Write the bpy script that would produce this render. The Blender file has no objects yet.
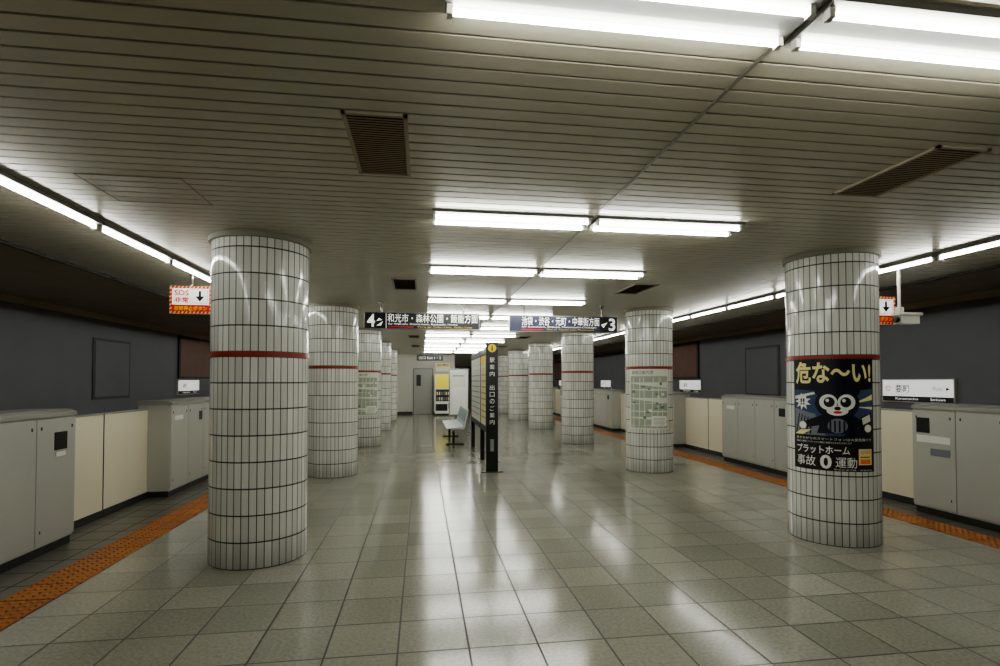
import bpy, bmesh, math, random
from mathutils import Matrix, Vector
random.seed(3)
D=bpy.data
scene=bpy.context.scene
def srgb(c):
    return tuple(((v/255)/12.92 if v/255<=0.04045 else ((v/255+0.055)/1.055)**2.4) for v in c)+(1,)
# ---------------------------------------------------------------- materials
def mat(name,col,rough=.5,metal=0,emit=0,emitcol=None,spec=.5,noise=0,nscale=6,bump=0):
    m=D.materials.new(name); m.use_nodes=True
    nt=m.node_tree; b=nt.nodes['Principled BSDF']
    c=srgb(col)
    b.inputs['Base Color'].default_value=c
    b.inputs['Roughness'].default_value=rough
    b.inputs['Metallic'].default_value=metal
    b.inputs['Specular IOR Level'].default_value=spec
    if emit:
        b.inputs['Emission Color'].default_value=srgb(emitcol or col)
        b.inputs['Emission Strength'].default_value=emit
    if noise:
        tc=nt.nodes.new('ShaderNodeTexCoord'); n=nt.nodes.new('ShaderNodeTexNoise')
        n.inputs['Scale'].default_value=nscale; n.inputs['Detail'].default_value=6
        nt.links.new(tc.outputs['Object'],n.inputs['Vector'])
        mx=nt.nodes.new('ShaderNodeMix'); mx.data_type='RGBA'
        mx.inputs['A'].default_value=tuple(v*(1-noise) for v in c[:3])+(1,)
        mx.inputs['B'].default_value=tuple(min(1,v*(1+noise)) for v in c[:3])+(1,)
        nt.links.new(n.outputs['Fac'],mx.inputs['Factor'])
        nt.links.new(mx.outputs['Result'],b.inputs['Base Color'])
        if bump:
            bp=nt.nodes.new('ShaderNodeBump'); bp.inputs['Strength'].default_value=bump
            bp.inputs['Distance'].default_value=.01
            nt.links.new(n.outputs['Fac'],bp.inputs['Height']); nt.links.new(bp.outputs['Normal'],b.inputs['Normal'])
    return m
def brickmat(name,c1,c2,mortar,bw,rh,ms,rough,coord,speck=0,bumpd=.002,spec=.5,grime=None,off=(0,0,0),scales=(120,2)):
    m=D.materials.new(name); m.use_nodes=True
    nt=m.node_tree; N=nt.nodes; L=nt.links; b=N['Principled BSDF']
    tc=N.new('ShaderNodeTexCoord'); mp=N.new('ShaderNodeMapping')
    mp.inputs['Location'].default_value=off
    L.new(tc.outputs[coord],mp.inputs['Vector'])
    br=N.new('ShaderNodeTexBrick'); br.offset=0; br.squash=1
    br.inputs['Color1'].default_value=srgb(c1); br.inputs['Color2'].default_value=srgb(c2)
    br.inputs['Mortar'].default_value=srgb(mortar); br.inputs['Scale'].default_value=1
    br.inputs['Mortar Size'].default_value=ms; br.inputs['Mortar Smooth'].default_value=.15
    br.inputs['Brick Width'].default_value=bw; br.inputs['Row Height'].default_value=rh
    L.new(mp.outputs[0],br.inputs['Vector'])
    col=br.outputs['Color']
    if speck:
        for sc,am in ((scales[0],speck),(scales[1],speck*.5)):
            n=N.new('ShaderNodeTexNoise'); n.inputs['Scale'].default_value=sc; n.inputs['Detail'].default_value=2
            L.new(tc.outputs['Object'],n.inputs['Vector'])
            mr=N.new('ShaderNodeMapRange'); mr.inputs[1].default_value=.25; mr.inputs[2].default_value=.75
            mr.inputs[3].default_value=1-am; mr.inputs[4].default_value=1+am
            L.new(n.outputs['Fac'],mr.inputs[0])
            mx=N.new('ShaderNodeVectorMath'); mx.operation='SCALE'
            L.new(col,mx.inputs[0]); L.new(mr.outputs[0],mx.inputs['Scale']); col=mx.outputs[0]
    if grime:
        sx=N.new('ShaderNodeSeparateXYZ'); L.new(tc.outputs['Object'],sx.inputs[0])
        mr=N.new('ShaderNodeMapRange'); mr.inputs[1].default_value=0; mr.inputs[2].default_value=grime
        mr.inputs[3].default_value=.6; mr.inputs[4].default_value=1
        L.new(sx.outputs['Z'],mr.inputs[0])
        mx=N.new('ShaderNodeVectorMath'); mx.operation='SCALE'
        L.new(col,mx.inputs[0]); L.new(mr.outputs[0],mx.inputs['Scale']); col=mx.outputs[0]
    L.new(col,b.inputs['Base Color'])
    ad=N.new('ShaderNodeMath'); ad.operation='MULTIPLY_ADD'; ad.inputs[1].default_value=.4; ad.inputs[2].default_value=rough
    L.new(br.outputs['Fac'],ad.inputs[0])
    L.new(ad.outputs[0],b.inputs['Roughness'])
    iv=N.new('ShaderNodeMath'); iv.operation='SUBTRACT'; iv.inputs[0].default_value=1
    L.new(br.outputs['Fac'],iv.inputs[1])
    bp=N.new('ShaderNodeBump'); bp.inputs['Distance'].default_value=bumpd; bp.inputs['Strength'].default_value=.8
    L.new(iv.outputs[0],bp.inputs['Height']); L.new(bp.outputs['Normal'],b.inputs['Normal'])
    b.inputs['Specular IOR Level'].default_value=spec
    return m

M_floor=brickmat('floor_tile',(156,154,141),(141,140,127),(56,54,47),.4,.4,.006,.15,'Object',speck=.15,bumpd=.001,off=(.13,.1,0),scales=(45,1.1),spec=.68)
M_edge=brickmat('edge_tile',(100,97,88),(88,86,78),(50,48,44),.3,.3,.006,.35,'Object',speck=.1)
R=.397; NT=42; TW=2*math.pi*R/NT; VS=.62
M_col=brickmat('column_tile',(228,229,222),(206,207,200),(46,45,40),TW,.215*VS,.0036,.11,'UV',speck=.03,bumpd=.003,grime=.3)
M_tact=brickmat('tactile_tile',(172,106,46),(144,84,34),(84,50,26),.3,.3,.008,.5,'Object',speck=.25)
M_tactb=mat('tactile_bump',(178,114,54),.5,noise=.25,nscale=30)
M_red=mat('red_band',(150,60,46),.3)
M_collar=mat('column_collar',(140,136,124),.5)
M_slat=mat('ceiling_slat',(184,180,162),.28,noise=.06,nscale=2,spec=.55)
M_groove=mat('ceiling_groove',(44,40,34),.8)
M_trim=mat('aluminium_trim',(150,148,138),.35,.6)
M_vent=mat('vent_dark',(160,142,118),.6)
M_ventf=mat('vent_frame',(160,150,130),.5)
M_wallL=mat('track_wall_paint',(124,124,129),.55,noise=.10,nscale=1.5,bump=.1)
M_wallF=mat('track_wall_frame',(84,84,88),.5)
M_soff=mat('track_soffit',(190,174,150),.8,noise=.2,nscale=2)
M_bed=mat('track_bed_concrete',(104,98,90),.9,noise=.3,nscale=5)
M_rail=mat('rail_steel',(110,95,85),.35,.9)
M_gate=mat('gate_grey_metal',(188,189,182),.28,.05,noise=.04,nscale=3)
M_gated=mat('gate_dark',(50,50,48),.5)
M_gatecap=mat('gate_cap',(164,165,158),.3,.1)
M_cream=mat('gate_cream_panel',(238,230,206),.28,noise=.03,nscale=2)
M_black=mat('black_satin',(18,18,19),.4)
M_navy=mat('navy_panel',(22,24,30),.4)
M_blue=mat('blue_panel',(52,58,80),.4,emit=.05)
M_white=mat('white_print',(238,238,232),.45)
M_whitel=mat('white_print_lit',(240,240,236),.45,emit=.6)
M_cream_t=mat('cream_print',(238,226,160),.5)
M_yel=mat('yellow_print',(236,206,40),.45,emit=.1)
M_yell=mat('yellow_sign_lit',(220,206,70),.45,emit=.3)
M_orange=mat('orange_print',(225,110,30),.5,emit=.1)
M_redp=mat('red_print',(200,40,34),.5,emit=.12)
M_pnavy=mat('poster_navy',(22,23,36),.3)
M_pblue=mat('poster_blue',(64,80,114),.3)
M_pgrey=mat('poster_grey',(124,130,138),.4)
M_map=mat('map_green',(166,176,158),.4,noise=.08,nscale=20)
M_mapl=mat('map_line',(222,224,214),.4)
M_mapd=mat('map_dark',(120,136,124),.4)
M_tube=mat('fluorescent_tube',(255,255,255),.4,emit=36,emitcol=(252,253,245))
M_fix=mat('fixture_enamel',(128,128,125),.4)
M_wall=mat('end_wall_paint',(200,199,190),.5,noise=.04,nscale=2)
M_door=mat('steel_door',(168,168,162),.4)
M_doorf=mat('door_frame',(120,120,116),.4)
M_teal=mat('seat_plastic',(206,212,212),.35)
M_seatb=mat('seat_back_plastic',(120,146,158),.35)
M_steel=mat('brushed_steel',(150,150,150),.3,.9)
M_plate=mat('camera_housing',(214,212,202),.4)
M_brown=mat('brown_board',(132,92,72),.5,noise=.2,nscale=3)

# ---------------------------------------------------------------- mesh builder
class MB:
    def __init__(s,name): s.name=name; s.bm=bmesh.new(); s.mats=[]
    def mi(s,m):
        if m not in s.mats: s.mats.append(m)
        return s.mats.index(m)
    def box(s,x0,x1,y0,y1,z0,z1,m):
        i=s.mi(m)
        x0,x1=min(x0,x1),max(x0,x1); y0,y1=min(y0,y1),max(y0,y1); z0,z1=min(z0,z1),max(z0,z1)
        v=[s.bm.verts.new(p) for p in ((x0,y0,z0),(x1,y0,z0),(x1,y1,z0),(x0,y1,z0),(x0,y0,z1),(x1,y0,z1),(x1,y1,z1),(x0,y1,z1))]
        for f in ((0,3,2,1),(4,5,6,7),(0,1,5,4),(1,2,6,5),(2,3,7,6),(3,0,4,7)):
            s.bm.faces.new([v[k] for k in f]).material_index=i
    def quad(s,pts,m):
        f=s.bm.faces.new([s.bm.verts.new(p) for p in pts]); f.material_index=s.mi(m)
    def prism(s,prof,axis,a,b,m):
        i=s.mi(m)
        def P(t,p): return (t,p[0],p[1]) if axis=='x' else (p[0],t,p[1])
        A=[s.bm.verts.new(P(a,p)) for p in prof]; B=[s.bm.verts.new(P(b,p)) for p in prof]
        n=len(prof)
        for k in range(n):
            s.bm.faces.new((A[k],A[(k+1)%n],B[(k+1)%n],B[k])).material_index=i
        s.bm.faces.new(A[::-1]).material_index=i; s.bm.faces.new(B).material_index=i
    def cyl(s,p0,p1,r,m,seg=12,r2=None):
        i=s.mi(m); p0=Vector(p0); p1=Vector(p1); d=(p1-p0)
        q=d.to_track_quat('Z','Y').to_matrix()
        if r2 is None: r2=r
        A=[];B=[]
        for k in range(seg):
            a=2*math.pi*k/seg; o=Vector((math.cos(a),math.sin(a),0))
            A.append(s.bm.verts.new(p0+q@(o*r))); B.append(s.bm.verts.new(p1+q@(o*r2)))
        for k in range(seg):
            f=s.bm.faces.new((A[k],A[(k+1)%seg],B[(k+1)%seg],B[k])); f.material_index=i; f.smooth=True
        s.bm.faces.new(A[::-1]).material_index=i; s.bm.faces.new(B).material_index=i
    def done(s,bevel=0,loc=None,parent=None,recalc=True):
        if recalc: bmesh.ops.recalc_face_normals(s.bm,faces=s.bm.faces)
        me=D.meshes.new(s.name); s.bm.to_mesh(me); s.bm.free()
        for m in s.mats: me.materials.append(m)
        o=D.objects.new(s.name,me); scene.collection.objects.link(o)
        if bevel:
            md=o.modifiers.new('bev','BEVEL'); md.width=bevel; md.segments=2; md.limit_method='ANGLE'
        if loc: o.location=loc
        if parent: o.parent=parent
        return o
class Flat(MB):
    def rect(s,x0,y0,x1,y1,l,m):
        s.quad([(x0,y0,l),(x1,y0,l),(x1,y1,l),(x0,y1,l)],m)
    def poly(s,pts,l,m): s.quad([(p[0],p[1],l) for p in pts],m)
    def ell(s,cx,cy,rx,ry,l,m,n=24,rot=0):
        pts=[]
        for k in range(n):
            a=2*math.pi*k/n; x=rx*math.cos(a); y=ry*math.sin(a)
            pts.append((cx+x*math.cos(rot)-y*math.sin(rot),cy+x*math.sin(rot)+y*math.cos(rot)))
        s.poly(pts,l,m)
    def star(s,cx,cy,r,r2,n,l,m):
        s.poly([(cx+(r if k%2 else r2)*math.cos(math.pi*k/n),cy+(r if k%2 else r2)*math.sin(math.pi*k/n)) for k in range(2*n)],l,m)
    def text(s,t,x0,y0,x1,y1,l,m,bold=0):
        cu=D.curves.new('t','FONT'); cu.body=t; cu.resolution_u=3; cu.offset=bold
        o=D.objects.new('t',cu); scene.collection.objects.link(o)
        bpy.context.view_layer.update()
        dg=bpy.context.evaluated_depsgraph_get()
        me=D.meshes.new_from_object(o.evaluated_get(dg))
        i=s.mi(m)
        if len(me.vertices):
            xs=[v.co.x for v in me.vertices]; ys=[v.co.y for v in me.vertices]
            sx=(x1-x0)/max(1e-6,max(xs)-min(xs)); sy=(y1-y0)/max(1e-6,max(ys)-min(ys))
            V=[s.bm.verts.new((x0+(v.co.x-min(xs))*sx,y0+(v.co.y-min(ys))*sy,l)) for v in me.vertices]
            for p in me.polygons:
                try: s.bm.faces.new([V[k] for k in p.vertices]).material_index=i
                except ValueError: pass
        else: print('EMPTY TEXT',t)
        D.objects.remove(o); D.curves.remove(cu); D.meshes.remove(me)
    def fixn(s):
        s.bm.normal_update()
        for f in s.bm.faces:
            if f.normal.z<0: f.normal_flip()
    def place(s,origin,face,parent=None):
        s.fixn()
        R_={'-y':((1,0,0),(0,0,1),(0,-1,0)),'+x':((0,1,0),(0,0,1),(1,0,0)),'-x':((0,-1,0),(0,0,1),(-1,0,0)),'+y':((-1,0,0),(0,0,1),(0,1,0))}[face]
        mt=Matrix(R_).transposed().to_4x4(); mt.translation=Vector(origin)
        s.bm.transform(mt)
        return s.done(parent=parent,recalc=False)
    def wrap(s,cx,cy,zb,R,a0,parent=None):
        s.fixn()
        bmesh.ops.triangulate(s.bm,faces=[f for f in s.bm.faces if len(f.verts)>4])
        xs=[v.co.x for v in s.bm.verts]; x=math.floor(min(xs)/.03)*.03
        while x<max(xs):
            bmesh.ops.bisect_plane(s.bm,geom=s.bm.verts[:]+s.bm.edges[:]+s.bm.faces[:],plane_co=(x,0,0),plane_no=(1,0,0),dist=1e-6); x+=.03
        for v in s.bm.verts:
            a=a0+v.co.x/R; r=R+v.co.z
            v.co=Vector((cx+r*math.cos(a),cy+r*math.sin(a),zb+v.co.y))
        return s.done(parent=parent,recalc=False)

H=2.75
XL,XR=-3.75,6.2
WL,WR=-7.3,9.5
Y0,Y1=-7.0,46.0
# ---------------------------------------------------------------- shell
b=MB('floor'); b.box(-2.87,5.5,Y0,Y1,-.3,0,M_floor); b.box(XL,-2.87,Y0,Y1,-.3,0,M_edge); b.box(5.5,XR,Y0,Y1,-.3,0,M_edge)
b.box(XL,XL+.5,Y0,Y1,-1.15,-.3,M_bed); b.box(XR-.5,XR,Y0,Y1,-1.15,-.3,M_bed); b.done()
def tactile(x0,x1):
    b=MB('tactile_paving'); b.box(x0,x1,Y0+.05,Y1-.05,0,.004,M_tact)
    w=(x1-x0)
    y=-1.0
    while y<13:
        for k in range(5):
            x=x0+w*(k+.5)/5
            b.prism([(x-.013,.004),(x+.013,.004),(x+.007,.010),(x-.007,.010)],'y',y+.015,y+.05,M_tactb)
        y+=.0625
    b.done()
tactile(-2.87,-2.53); tactile(5.17,5.5)
CL,CR=-3.62,6.02
b=MB('ceiling')
y=Y0
while y<Y1:
    b.quad([(CL,y,H),(CL,y+.086,H),(CR,y+.086,H),(CR,y,H)],M_slat)
    b.quad([(CL,y+.086,H),(CL,y+.09,H+.012),(CR,y+.09,H+.012),(CR,y+.086,H)],M_slat)
    b.quad([(CL,y+.1,H),(CL,y+.1,H+.012),(CR,y+.1,H+.012),(CR,y+.1,H)],M_slat)
    b.quad([(CL,y+.09,H+.012),(CL,y+.1,H+.012),(CR,y+.1,H+.012),(CR,y+.09,H+.012)],M_groove)
    y+=.1
b.box(CL,CR,Y0,Y1,H+.03,H+.1,M_groove)
b.box(CL-.03,CL,Y0,Y1,H-.03,H+.3,M_groove); b.box(CR,CR+.03,Y0,Y1,H-.03,H+.3,M_groove)
b.done(recalc=False)
b=MB('trim_ceiling_seam'); b.box(1.264,1.28,Y0,25,H-.006,H+.004,M_trim); b.done()
b=MB('ceiling_track_side'); 
b.box(WL,CL,Y0,Y1,3.05,3.15,M_soff); b.box(CR,WR,Y0,Y1,3.05,3.15,M_soff); b.done()
for nm,xw,s in (('wall_left',WL,-1),('wall_right',WR,1)):
    b=MB(nm); b.box(xw,xw+s*.2,Y0,Y1,-1.2,3.15,M_wallL)
    xi=xw-s*.03
    b.box(xw,xi,Y0,Y1,2.93,3.05,M_soff)
    b.box(xw,xi,Y0,Y1,.2,.3,M_wallF)
    for k in range(-1,4):
        yy=13.25+8.9*k
        b.box(xw,xw-s*.02,yy,yy+1.55,1.1,2.5,M_wallF); b.box(xw,xw-s*.03,yy+.07,yy+1.48,1.16,2.44,M_wallL)
    b.done()
b=MB('wall_back'); b.box(WL,WR,Y0-.2,Y0,-1.2,3.15,M_wallF); b.done()
b=MB('wall_front'); b.box(WL,WR,Y1,Y1+.2,-1.2,3.15,M_wallL); b.done()
for sx,x0,x1 in ((0,WL+.01,XL-.01),(1,XR+.01,WR-.01)):
    b=MB('track_bed'); b.box(x0,x1,Y0+.02,Y1-.02,-1.35,-1.15,M_bed)
    c=(x0+x1)/2
    y=Y0+.3
    while y<Y1-.3: b.box(c-1,c+1,y,y+.2,-1.15,-1.1,M_bed); y+=.65
    for dx in (-.53,.53):
        b.prism([(c+dx-.06,-1.1),(c+dx+.06,-1.1),(c+dx+.02,-1.07),(c+dx+.035,-.95),(c+dx-.035,-.95),(c+dx-.02,-1.07)],'y',Y0+.1,Y1-.1,M_rail)
    b.done()
for x in (CL-.12,CR+.12):
    b=MB('ceiling_conduit')
    b.cyl((x,Y0+.05,2.93),(x,Y1-.05,2.93),.035,M_groove,8); b.cyl((x+.1*(-1 if x<0 else 1),Y0+.05,2.97),(x+.1*(-1 if x<0 else 1),Y1-.05,2.97),.02,M_groove,8)
    y=Y0+1
    while y<Y1: b.box(x-.05,x+.05,y,y+.03,2.9,3.05,M_groove); y+=2
    b.done()
b=MB('wall_stair_core'); b.box(-1.6,1.5,25,38,0,H,M_wall); b.done()
b=MB('baseboard_core'); b.box(-1.6,-.42,24.98,25,0,.12,M_gated); b.box(.52,1.5,24.98,25,0,.12,M_gated); b.done()
b=MB('door_1'); b.box(-.4,.5,24.95,24.998,0,2.1,M_doorf); b.box(-.36,.46,24.92,24.96,.01,2.06,M_door)
b.box(.36,.4,24.88,24.92,.95,1.1,M_steel); b.box(-.25,-.05,24.91,24.92,1.3,1.8,M_gated); b.done(bevel=.004)
# ---------------------------------------------------------------- columns
def column(cx,cy):
    bm=bmesh.new(); uv=bm.loops.layers.uv.new('UVMap')
    prof=[(R,0,0),(R,1.72,0),(R+.005,1.722,1),(R+.005,1.758,1),(R,1.76,0),(R,2.70,0),(R+.022,2.705,2),(R+.022,H-.001,2)]
    n=84; rows=[]
    for r,z,m in prof:
        rows.append([bm.verts.new((r*math.cos(2*math.pi*k/n),r*math.sin(2*math.pi*k/n),z)) for k in range(n)])
    C=NT*TW
    for i in range(len(prof)-1):
        mi=max(prof[i][2],prof[i+1][2]) if (prof[i][2] and prof[i+1][2]) else (0 if abs(prof[i+1][1]-prof[i][1])>.1 else max(prof[i][2],prof[i+1][2]))
        for k in range(n):
            f=bm.faces.new((rows[i][k],rows[i][(k+1)%n],rows[i+1][(k+1)%n],rows[i+1][k])); f.material_index=mi; f.smooth=True
            us=[k/n,(k+1)/n,(k+1)/n,k/n]; zz=[prof[i][1],prof[i][1],prof[i+1][1],prof[i+1][1]]
            for l,u,z in zip(f.loops,us,zz): l[uv].uv=(u*C, (z if z<1.74 else z-.04)*VS)
    for r in (rows[0][::-1],rows[-1]): bm.faces.new(r)
    me=D.meshes.new('support_column'); bm.to_mesh(me); bm.free()
    for m in (M_col,M_red,M_collar): me.materials.append(m)
    o=D.objects.new('support_column',me); o.location=(cx,cy,0); scene.collection.objects.link(o)
    md=o.modifiers.new('es','EDGE_SPLIT'); md.split_angle=math.radians(40)
    return o
LC=[(-1.41,5.02),(-1.44,9.17),(-1.36,13.2),(-1.35,17.25),(-1.34,21.3)]
RC=[(4.01,4.82),(3.88,8.87),(3.82,13.0),(3.8,17.1),(3.8,21.2),(3.8,25.3),(3.8,29.4),(3.8,33.5),(3.8,37.6)]
for c in LC+RC: column(*c)
# ---------------------------------------------------------------- lights
def fixture(x0,y):
    b=MB('fluorescent_ceiling_light')
    w=.13
    b.prism([(y-w,H-.001),(y+w,H-.001),(y+w-.01,H-.018),(y+.03,H-.026),(y-.03,H-.026),(y-w+.01,H-.018)],'x',x0+.01,x0+1.2,M_fix)
    for dy in (-.08,.08):
        b.cyl((x0+.035,y+dy,H-.04),(x0+1.175,y+dy,H-.04),.012,M_tube,10)
        for xe in (x0+.015,x0+1.17): b.box(xe,xe+.02,y+dy-.015,y+dy+.015,H-.055,H-.015,M_plate)
    b.done()
yrow=[1.64,3.98,5.85,8.05,10.1,12.15,14.2,16.25,18.3,20.35,22.4]
for y in yrow:
    fixture(.06,y); fixture(1.285,y)
def edge_run(x):
    b=MB('linear_fluorescent_light')
    y=-1.48
    while y<42:
        b.box(x-.05,x+.05,y,y+1.18,H-.035,H-.001,M_fix)
        b.cyl((x,y+.03,H-.052),(x,y+1.15,H-.052),.014,M_tube,10)
        for ye in (y+.005,y+1.15): b.box(x-.02,x+.02,ye,ye+.025,H-.075,H-.03,M_plate)
        y+=1.2
    b.done()
edge_run(-2.47); edge_run(4.9)
# ---------------------------------------------------------------- ceiling vents
def vent(x0,x1,y0,y1):
    b=MB('ceiling_air_vent')
    z=H-.012
    b.box(x0,x1,y0,y0+.02,z,H,M_ventf); b.box(x0,x1,y1-.02,y1,z,H,M_ventf); b.box(x0,x0+.02,y0,y1,z,H,M_ventf); b.box(x1-.02,x1,y0,y1,z,H,M_ventf)
    b.box(x0+.02,x1-.02,y0+.02,y1-.02,H-.003,H,M_groove)
    y=y0+.04
    while y<y1-.03:
        b.quad([(x0+.02,y,H-.010),(x1-.02,y,H-.010),(x1-.02,y+.02,H-.007),(x0+.02,y+.02,H-.007)],M_vent); y+=.025
    b.done()
for k in range(5):
    vent(-.37,-.07,2.5+4.05*k,3.24+4.05*k); vent(2.66,2.98,2.43+4.05*k,3.17+4.05*k)
b=MB('ceiling_access_hatch')
x0,x1,y0,y1=-2.05,-1.45,3.5,4.0
for a in ((x0,x1,y0,y0+.006),(x0,x1,y1-.006,y1),(x0,x0+.006,y0,y1),(x1-.006,x1,y0,y1)): b.box(*a,H-.003,H+.002,M_ventf)
b.done()
# ---------------------------------------------------------------- platform gates
def housing(s,xf,y0,y1,label):
    b=MB('platform_gate_housing'); X=lambda d: xf+s*d
    def bx(d0,d1,ya,yb,z0,z1,m): b.box(X(d0),X(d1),ya,yb,z0,z1,m)
    bx(.03,.38,y0+.01,y1-.01,0,.08,M_gated)
    bx(.015,.40,y0,y1,.08,1.2,M_gate)
    n=4; w=(y1-y0)/n
    for k in range(n):
        bx(0,.02,y0+w*k+.005,y0+w*(k+1)-.005,.1,1.19,M_gate)
        yy=y0+w*k
        bx(-.004,.0,yy+.05,yy+.065,1.09,1.12,M_gated); bx(-.004,.0,yy+w-.065,yy+w-.05,1.09,1.12,M_gated)
        bx(-.003,.0,yy+.05,yy+.062,.2,.225,M_gated)
    pr=[(X(-.01),1.2),(X(.42),1.2),(X(.42),1.26),(X(.05),1.26),(X(-.01),1.235)]
    b.prism(pr,'y',y0,y1,M_gatecap)
    for (ya,yb,z0,z1,m) in label: bx(-.006,.0,y0+ya,y0+yb,z0,z1,m)
    return b.done(bevel=.006)
def gates(s,xf,y0,y1):
    b=MB('platform_sliding_gate'); X=lambda d: xf+s*d
    ym=(y0+y1)/2; y0+=.004; y1-=.004
    for a,c in ((y0,ym-.006),(ym+.006,y1)):
        b.box(X(.28),X(.33),a,c,.05,1.14,M_cream)
        b.box(X(.275),X(.335),a,c,.03,.08,M_gated)
        b.box(X(.275),X(.335),a,c,1.14,1.16,M_gatecap)
    b.box(X(.27),X(.34),y0,y1,0,.03,M_gated)
    b.box(X(.275),X(.335),ym-.006,ym+.006,.05,1.15,M_gated)
    return b.done(bevel=.003)
P=4.07
for k in range(-2,9):
    e=5.66+P*k
    lab=[(1.80,1.97,.90,1.06,M_black),(1.82,1.95,.84,.88,M_white)] if k%2==0 else [(.9,1.0,.95,1.08,M_gated),(.1,.35,1.0,1.06,M_white)]
    housing(-1,-3.25,e-2.1,e,lab); gates(-1,-3.25,e,e+P-2.1)
    e=5.6+P*k
    lab=[(1.86,2.02,.93,1.1,M_black),(1.62,2.02,.82,.9,M_white),(1.62,1.85,.68,.76,M_pgrey)] if k%2==0 else [(.25,.40,.95,1.08,M_black),(1.65,1.9,1.0,1.06,M_white)]
    housing(1,5.7,e-2.08,e,lab); gates(1,5.7,e,e+P-2.08)
# ---------------------------------------------------------------- hanging direction signs
def hang_sign(x0,x1,y,z0,z1,kind):
    e=D.objects.new('hanging_direction_sign',None); scene.collection.objects.link(e)
    b=MB('cabinet'); b.box(x0,x1,y,y+.12,z0,z1,M_steel)
    for xx in (x0+.25,x1-.25): b.cyl((xx,y+.06,z1),(xx,y+.06,H),.012,M_steel); b.cyl((xx,y+.06,H-.02),(xx,y+.06,H),.04,M_steel)
    b.done(bevel=.004,parent=e)
    w=x1-x0; h=z1-z0
    f=Flat('sign_face')
    f.rect(.01,.01,w-.01,h-.01,.001,M_navy)
    if kind==4:
        f.rect(.02,.02,.33,h-.02,.002,M_black)
        f.text('4',.04,.03,.16,h-.03,.004,M_whitel,.02)
        f.poly([(.18,.05),(.28,.12),(.25,.05)],.004,M_whitel); f.poly([(.18,.12),(.22,.17),(.27,.14)],.004,M_whitel)
        f.rect(.325,.015,.332,h-.015,.003,M_whitel)
        f.text('和光市・森林公園・飯能方面',.35,.105,w-.03,h-.02,.004,M_whitel,.004)
        f.text('for Wakoshi, Shinrin-koen, Kotesashi, Hanno',.36,.062,w-.35,.095,.004,M_whitel)
        f.text('Thru to Tobu Line, Seibu Line',.8,.022,w-.12,.052,.004,M_yel); f.rect(.36,.026,.75,.045,.004,M_redp)
    else:
        f.rect(.01,.01,w-.3,h-.01,.002,M_blue)
        f.text('池袋・渋谷・元町・中華街方面',.2,.105,w-.31,h-.02,.004,M_whitel,.004)
        f.text('for Ikebukuro, Shibuya, Motomachi-Chukagai',.2,.062,w-.36,.095,.004,M_whitel)
        f.text('Thru to Toyoko Line, Minatomirai',.6,.022,w-.4,.052,.004,M_yel); f.rect(.2,.026,.55,.045,.004,M_redp)
        f.text('3',w-.15,.03,w-.04,h-.03,.004,M_whitel,.02)
        f.poly([(w-.28,.13),(w-.17,.17),(w-.24,.08)],.004,M_whitel)
    f.place((x0,y,z0),'-y',parent=e)
hang_sign(-.88,.9,8.5,2.325,2.585,4)
hang_sign(1.38,3.18,8.5,2.31,2.575,3)
def small_hang(x0,x1,y,z0,z1,txt):
    e=D.objects.new('hanging_exit_sign',None); scene.collection.objects.link(e)
    b=MB('cabinet'); b.box(x0,x1,y,y+.1,z0,z1,M_black)
    for xx in (x0+.15,x1-.15): b.cyl((xx,y+.05,z1),(xx,y+.05,H),.012,M_steel)
    b.done(parent=e)
    f=Flat('sign_face'); f.rect(.01,.01,x1-x0-.01,z1-z0-.01,.002,M_navy); f.text(txt,.08,.05,x1-x0-.08,z1-z0-.05,.004,M_white,.0)
    f.place((x0,y,z0),'-y',parent=e)
small_hang(-.2,.8,20.9,2.3,2.52,'出口 Exit 1・2')
# ---------------------------------------------------------------- emergency signs
def emerg(xc,y,z,w=.44,h=.31):
    e=D.objects.new('emergency_stop_sign',None); scene.collection.objects.link(e)
    b=MB('sign_box'); b.box(xc-w/2,xc+w/2,y,y+.05,z-h/2,z+h/2,M_white)
    b.cyl((xc,y+.025,z+h/2),(xc,y+.025,H),.014,M_steel); b.done(parent=e)
    f=Flat('sign_face'); f.rect(0,0,w,h,.001,M_redp)
    n=11
    for k in range(n):
        xa=w*k/n; d=w/n*.4
        for yb,yt in ((0,.025),(h-.025,h)):
            f.poly([(xa,yb),(xa+d,yb),(min(w,xa+d+.012),yt),(xa+.012,yt)],.002,M_cream_t)
    for k in range(7):
        ya=h*k/7
        for xa,xb in ((0,.025),(w-.025,w)):
            f.poly([(xa,ya),(xb,ya+.012),(xb,min(h,ya+.03)),(xa,ya+.018)],.002,M_cream_t)
    f.rect(.025,.025,w-.025,h-.025,.003,M_redp)
    f.text('非常停止ボタン',.05,.035,w-.05,.085,.005,M_yel,.02)
    f.rect(.03,.10,w-.03,h-.03,.004,M_whitel)
    f.text('SOS',.05,.2,.2,.262,.005,M_redp,.03); f.text('非常',.05,.12,.2,.185,.005,M_redp,.03)
    f.rect(.23,.115,w-.045,h-.04,.005,M_pgrey); f.rect(.236,.121,w-.051,h-.046,.0055,M_whitel)
    f.rect(.302,.185,.328,.255,.006,M_black); f.poly([(.265,.195),(.315,.135),(.365,.195)],.006,M_black)
    f.place((xc-w/2,y,z-h/2),'-y',parent=e)
emerg(-2.54,6.4,2.42)
emerg(5.04,5.35,2.31)
b=MB('security_camera')
x,y=5.06,5.1
b.cyl((x,y,2.28),(x,y,H),.016,M_plate); b.cyl((x,y,H-.02),(x,y,H),.05,M_plate)
b.box(x-.02,x+.2,y-.05,y+.05,2.13,2.22,M_plate); b.box(x-.04,x+.23,y-.06,y+.06,2.22,2.25,M_plate); b.cyl((x-.02,y,2.175),(x-.06,y,2.175),.032,M_black)
b.box(x-.03,x+.03,y-.03,y+.03,2.25,2.31,M_plate)
b.done(bevel=.004)
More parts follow.
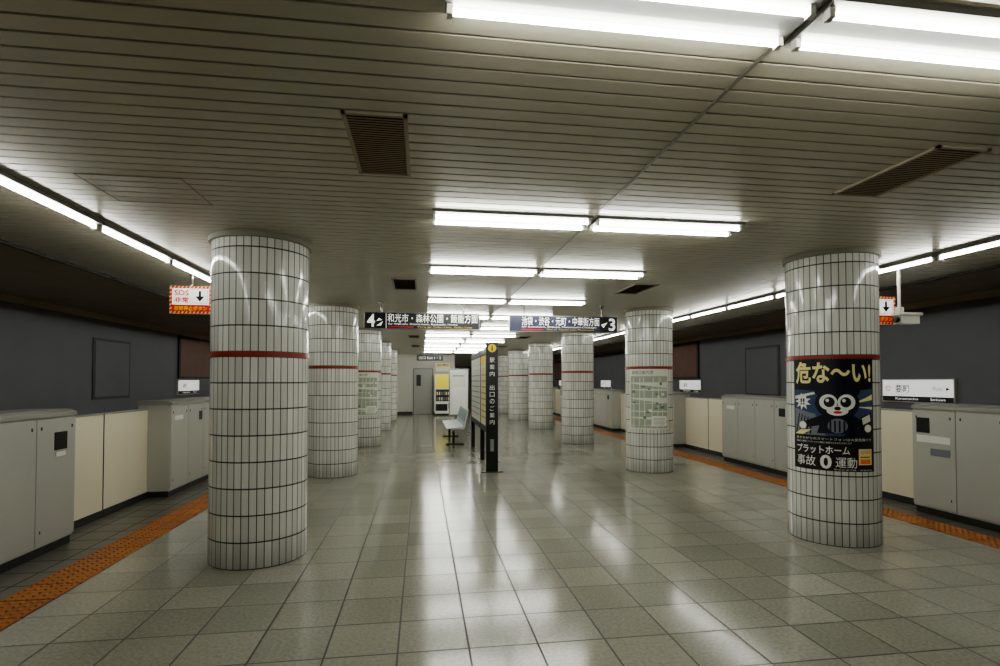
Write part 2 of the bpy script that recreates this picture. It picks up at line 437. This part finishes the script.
# ---------------------------------------------------------------- station name signs on track walls
def station(s,xw,yc):
    e=D.objects.new('station_name_sign',None); scene.collection.objects.link(e)
    w=1.5;h=.42; z0=1.12
    b=MB('frame'); b.box(xw-s*.002,xw-s*.06,yc-w/2-.02,yc+w/2+.02,z0-.02,z0+h+.02,M_plate); b.done(parent=e,bevel=.004)
    f=Flat('face'); f.rect(0,.10,w,h,.001,M_whitel); f.rect(0,0,w,.10,.001,M_black)
    f.text('要町',.3,.17,.62,.32,.003,M_black,.005); f.text('千川',1.08,.2,1.28,.29,.003,M_black); f.poly([(1.36,.22),(1.36,.28),(1.44,.25)],.003,M_black)
    f.ell(.13,.25,.055,.055,.003,M_orange); f.ell(.13,.25,.04,.04,.004,M_whitel)
    f.text('Kanamecho',.3,.03,.8,.075,.003,M_whitel); f.text('Senkawa',1.05,.03,1.35,.075,.003,M_whitel)
    face='-x' if s>0 else '+x'
    y=yc+w/2 if s>0 else yc-w/2
    f.place((xw-s*.061,y,z0),face,parent=e)
for k in range(4):
    station(1,WR,9.18+8.9*k); station(-1,WL,9.3+8.9*k)
for s,xw in ((1,WR),(-1,WL)):
    for yc in (18.7,36.5):
        b=MB('wall_advertising_board'); y=yc
        b.box(xw-s*.002,xw-s*.05,y-1.2,y+1.2,1.6,2.9,M_gated); b.box(xw-s*.05,xw-s*.055,y-1.1,y+1.1,1.66,2.84,M_brown); b.done()
# ---------------------------------------------------------------- posters on columns
def poster_main():
    cx,cy=RC[0]; a0=math.atan2(-cy,-cx)+.02
    w=.73;h=1.04; f=Flat('safety_poster')
    x=-w/2
    T=lambda u,v:(x+u*w,v*h)
    def rect(u0,v0,u1,v1,l,m): a=T(u0,v0);c=T(u1,v1); f.rect(a[0],a[1],c[0],c[1],l,m)
    def text(t,u0,v0,u1,v1,l,m,bo=0): a=T(u0,v0);c=T(u1,v1); f.text(t,a[0],a[1],c[0],c[1],l,m,bo)
    def ell(u,v,ru,rv,l,m,rot=0): a=T(u,v); f.ell(a[0],a[1],ru*w,rv*h,l,m,rot=rot)
    def P(pts,l,m): f.poly([T(*p) for p in pts],l,m)
    rect(0,0,1,1,0,M_pnavy)
    P([(.02,.31),(.98,.31),(.98,.73),(.6,.70),(.02,.72)],.0009,M_pblue)
    P([(.02,.31),(.42,.31),(.3,.50),(.02,.55)],.0012,M_pgrey)
    P([(.60,.31),(.98,.31),(.98,.46)],.0012,M_pnavy)
    P([(.72,.60),(.98,.68),(.98,.63)],.0012,M_cream_t); P([(.74,.57),(.98,.57),(.98,.545)],.0012,M_mapl)
    P([(.02,.66),(.30,.70),(.30,.68),(.02,.63)],.0012,M_mapl)
    for k in range(5): P([(.03+.05*k,.32),(.05+.05*k,.32),(.10+.04*k,.50-.01*k),(.085+.04*k,.50-.01*k)],.0013,M_pnavy)
    text('危な〜い!',.04,.77,.96,.975,.003,M_cream_t,.03)
    P([(.32,.33),(.78,.33),(.72,.52),(.40,.52)],.0014,M_pnavy)
    ell(.55,.60,.25,.14,.0015,M_pnavy)
    ell(.36,.71,.07,.045,.0014,M_pnavy); ell(.74,.71,.07,.045,.0014,M_pnavy)
    ell(.45,.61,.10,.07,.002,M_white); ell(.65,.61,.10,.07,.002,M_white)
    ell(.46,.61,.06,.045,.0025,M_black); ell(.64,.61,.06,.045,.0025,M_black)
    ell(.44,.625,.02,.016,.003,M_white); ell(.62,.625,.02,.016,.003,M_white)
    ell(.55,.535,.12,.045,.0022,M_white); ell(.55,.555,.035,.017,.0028,M_black); ell(.55,.52,.045,.012,.0028,M_redp)
    P([(.40,.50),(.16,.43),(.15,.37),(.42,.41)],.0016,M_pnavy); ell(.14,.395,.05,.034,.0022,M_white)
    P([(.70,.50),(.92,.42),(.90,.36),(.68,.41)],.0016,M_pnavy); ell(.91,.38,.05,.034,.0022,M_white)
    ell(.55,.40,.11,.065,.0018,M_pgrey)
    for k in range(4): rect(.46+.05*k,.345,.48+.05*k,.445,.0022,M_pnavy)
    P([(.83,.40),(.97,.44),(.95,.52),(.81,.48)],.0024,M_black); P([(.84,.412),(.95,.445),(.935,.505),(.825,.47)],.0028,M_mapl)
    P([(.02,.31),(.14,.31),(.26,.36),(.10,.35)],.0018,M_cream_t)
    a=T(.14,.61); f.star(a[0],a[1],.085,.045,9,.0022,M_white); text('!!',.11,.58,.17,.64,.003,M_pnavy,.03)
    rect(.0,.0,1,.3,.001,M_black)
    text('歩きながらのスマートフォンは大変危険です',.04,.268,.96,.292,.002,M_white)
    text('周囲のお客様とぶつかったり線路に転落するおそれがあります',.04,.24,.70,.258,.002,M_white)
    text('プラットホーム',.05,.145,.68,.222,.002,M_white,.02)
    text('事故',.05,.03,.3,.125,.002,M_white,.005); text('0',.35,.015,.48,.14,.002,M_white,.03); text('運動',.52,.03,.76,.125,.002,M_white,.005)
    rect(.78,.06,.96,.20,.002,M_cream_t); rect(.80,.07,.94,.11,.0025,M_orange); text('ながら歩き',.80,.155,.94,.19,.003,M_redp); rect(.80,.125,.93,.133,.003,M_black)
    text('東京の地下鉄・鉄道各社',.5,.008,.96,.022,.002,M_white)
    f.wrap(cx,cy,.69,R+.005,a0)
poster_main()
def map_poster(cx,cy,seed):
    a0=math.atan2(-cy,-cx); w=.70;h=1.0; rr=random.Random(seed)
    f=Flat('area_map_poster'); x=-w/2
    f.rect(x,0,x+w,h,0,M_mapl); f.rect(x+.02,.02,x+w-.02,h-.12,.0008,M_map)
    f.text('駅周辺案内図',x+.05,h-.09,x+.42,h-.03,.0016,M_mapd,.01)
    for k in range(7):
        y=.06+.115*k+rr.uniform(-.02,.02); f.poly([(x+.03,y),(x+w-.03,y+rr.uniform(-.08,.08)+.0),(x+w-.03,y+.02),(x+.03,y+.012)],.0012,M_mapl)
    for k in range(6):
        u=x+.08+.1*k; d=rr.uniform(-.04,.04); f.poly([(u,.03),(u+.012,.03),(u+.012+d,h-.14),(u+d,h-.14)],.0014,M_mapl)
    for k in range(16):
        u=x+rr.uniform(.05,w-.12); v=rr.uniform(.05,h-.25); f.rect(u,v,u+rr.uniform(.02,.07),v+rr.uniform(.01,.05),.0018,rr.choice([M_mapd,M_white,M_mapd]))
    f.rect(x+.4,.05,x+w-.05,.22,.002,M_white)
    for k in range(6): f.rect(x+.42,.07+.022*k,x+w-.08,.076+.022*k,.0025,M_mapd)
    f.wrap(cx,cy,.72,R+.005,a0)
map_poster(*RC[1],1)
map_poster(*LC[2],2)
# ---------------------------------------------------------------- info board in the centre
e=D.objects.new('information_board',None); scene.collection.objects.link(e)
b=MB('frame')
b.box(1.06,1.26,8.95,9.03,0,2.17,M_black)
for y in (10.38,12.3): b.box(1.12,1.2,y,y+.07,0,2.1,M_black)
for a,c in ((9.03,10.38),(10.45,12.3)):
    b.box(1.11,1.21,a,c,.62,.70,M_black); b.box(1.11,1.21,a,c,2.0,2.1,M_black)
    b.box(1.125,1.195,a,c,.70,2.0,M_black)
b.box(.98,1.34,8.93,9.05,0,.012,M_black)
b.done(parent=e,bevel=.004)
f=Flat('totem_face'); f.ell(.1,2.07,.07,.07,.002,M_yel); f.text('i',.088,2.025,.112,2.115,.004,M_black,.03)
for k,ch in enumerate('駅案内・出口のご案内'):
    if ch!='・': f.text(ch,.06,1.83-.115*k,.14,1.91-.115*k,.003,M_white,0)
f.rect(.07,.35,.13,.55,.003,M_pgrey)
f.place((1.06,8.95,0),'-y',parent=e)
for face,xo in (('+x',1.196),('-x',1.124)):
    for a,c,m in ((9.06,10.36,M_yel),(10.48,12.28,M_mapl)):
        f=Flat('map_panel'); w=c-a
        f.rect(0,.72,w,1.98,.001,M_white); f.rect(.0,1.82,w,1.98,.002,m)
        f.rect(.06,.78,w-.06,1.76,.002,M_mapl if m is M_mapl else M_cream_t)
        for k in range(8): f.rect(.08,.85+.11*k,w-.1,.87+.11*k,.003,M_mapd)
        for k in range(5): f.rect(.15+w*.18*k,.8,.17+w*.18*k,1.74,.0035,M_white)
        f.place((xo,c if face=='-x' else a,0),face,parent=e)
# ---------------------------------------------------------------- bench
def bench(y0,n=5):
    b=MB('platform_bench'); xb=1.02
    b.box(xb-.32,xb-.22,y0,y0+.5*n,.34,.38,M_steel)
    for k in range(n):
        y=y0+.5*k+.04
        b.prism([(xb-.46,.42),(xb-.44,.39),(xb-.05,.38),(xb-.02,.42),(xb+.08,.84),(xb+.05,.85),(xb-.06,.45),(xb-.2,.425)],'y',y,y+.42,M_teal)
        b.prism([(xb-.045,.50),(xb-.035,.50),(xb+.045,.82),(xb+.035,.82)],'y',y+.03,y+.39,M_seatb)
    for y in (y0+.3,y0+.5*n-.3):
        b.box(xb-.3,xb-.24,y-.03,y+.03,0,.36,M_black); b.box(xb-.45,xb-.02,y-.03,y+.03,0,.03,M_black)
    b.done(bevel=.008)
bench(12.7)
e=D.objects.new('notice_board',None); scene.collection.objects.link(e)
b=MB('board'); b.box(.78,1.3,15.4,15.46,.55,1.85,M_white)
b.box(.76,1.32,15.39,15.47,1.83,1.87,M_steel); b.box(.76,1.32,15.39,15.47,.53,.57,M_steel)
for x in (.76,1.29): b.box(x,x+.03,15.4,15.46,0,1.85,M_steel)
for x in (.76,1.29): b.box(x-.02,x+.05,15.25,15.6,0,.02,M_steel)
b.done(parent=e)
f=Flat('notices'); 
f.rect(.05,.8,.46,1.2,.003,M_mapl); f.rect(.08,1.1,.4,1.13,.004,M_mapd); f.rect(.05,.1,.46,.7,.003,M_white)
f.place((.78,15.4,.55),'-y',parent=e)
b=MB('vending_machine'); x0,x1,y0,y1=.55,1.42,24.1,24.9
b.box(x0,x1,y0,y1,.08,1.83,M_white); b.box(x0+.05,x1-.05,y0+.05,y1,0,.08,M_black)
b.box(x0+.04,x1-.04,y0-.012,y0,1.2,1.8,M_yell)
b.box(x0+.06,x1-.06,y0-.012,y0,.62,1.15,M_gated)
for r in range(2):
    for k in range(7): 
        xx=x0+.12+.1*k
        b.cyl((xx,y0-.03,.66+.24*r),(xx,y0-.03,.8+.24*r),.03,(M_pgrey,M_cream_t,M_mapl,M_mapd)[(k+r)%4],8)
b.box(x0+.06,x1-.3,y0-.01,y0,.2,.5,M_black); b.box(x1-.25,x1-.08,y0-.015,y0,.3,.55,M_gated)
b.done(bevel=.01)
f=Flat('exit_map_poster'); f.rect(0,0,.7,.4,.004,M_cream_t); f.rect(.05,.05,.65,.2,.006,M_white); f.text('出口案内',.1,.25,.6,.36,.006,M_black,.01)
f.place((.6,24.99,1.95),'-y')
# ---------------------------------------------------------------- camera & world
cam=D.cameras.new('camera'); co=D.objects.new('camera',cam); scene.collection.objects.link(co)
co.location=(0,0,1.52); pitch=1.3
co.rotation_euler=(math.radians(90+pitch),0,-math.radians(8.22))
cam.sensor_width=36; cam.lens=19.44; cam.shift_y=(48-540*math.tan(math.radians(pitch)))/1000
cam.clip_start=.05; cam.clip_end=200
scene.camera=co
w=D.worlds.new('world'); scene.world=w; w.use_nodes=True
w.node_tree.nodes['Background'].inputs[0].default_value=(.02,.02,.02,1)
scene.view_settings.view_transform='AgX'
try: scene.view_settings.look='AgX - Medium High Contrast'
except Exception as ex: print(ex)
scene.view_settings.exposure=.1
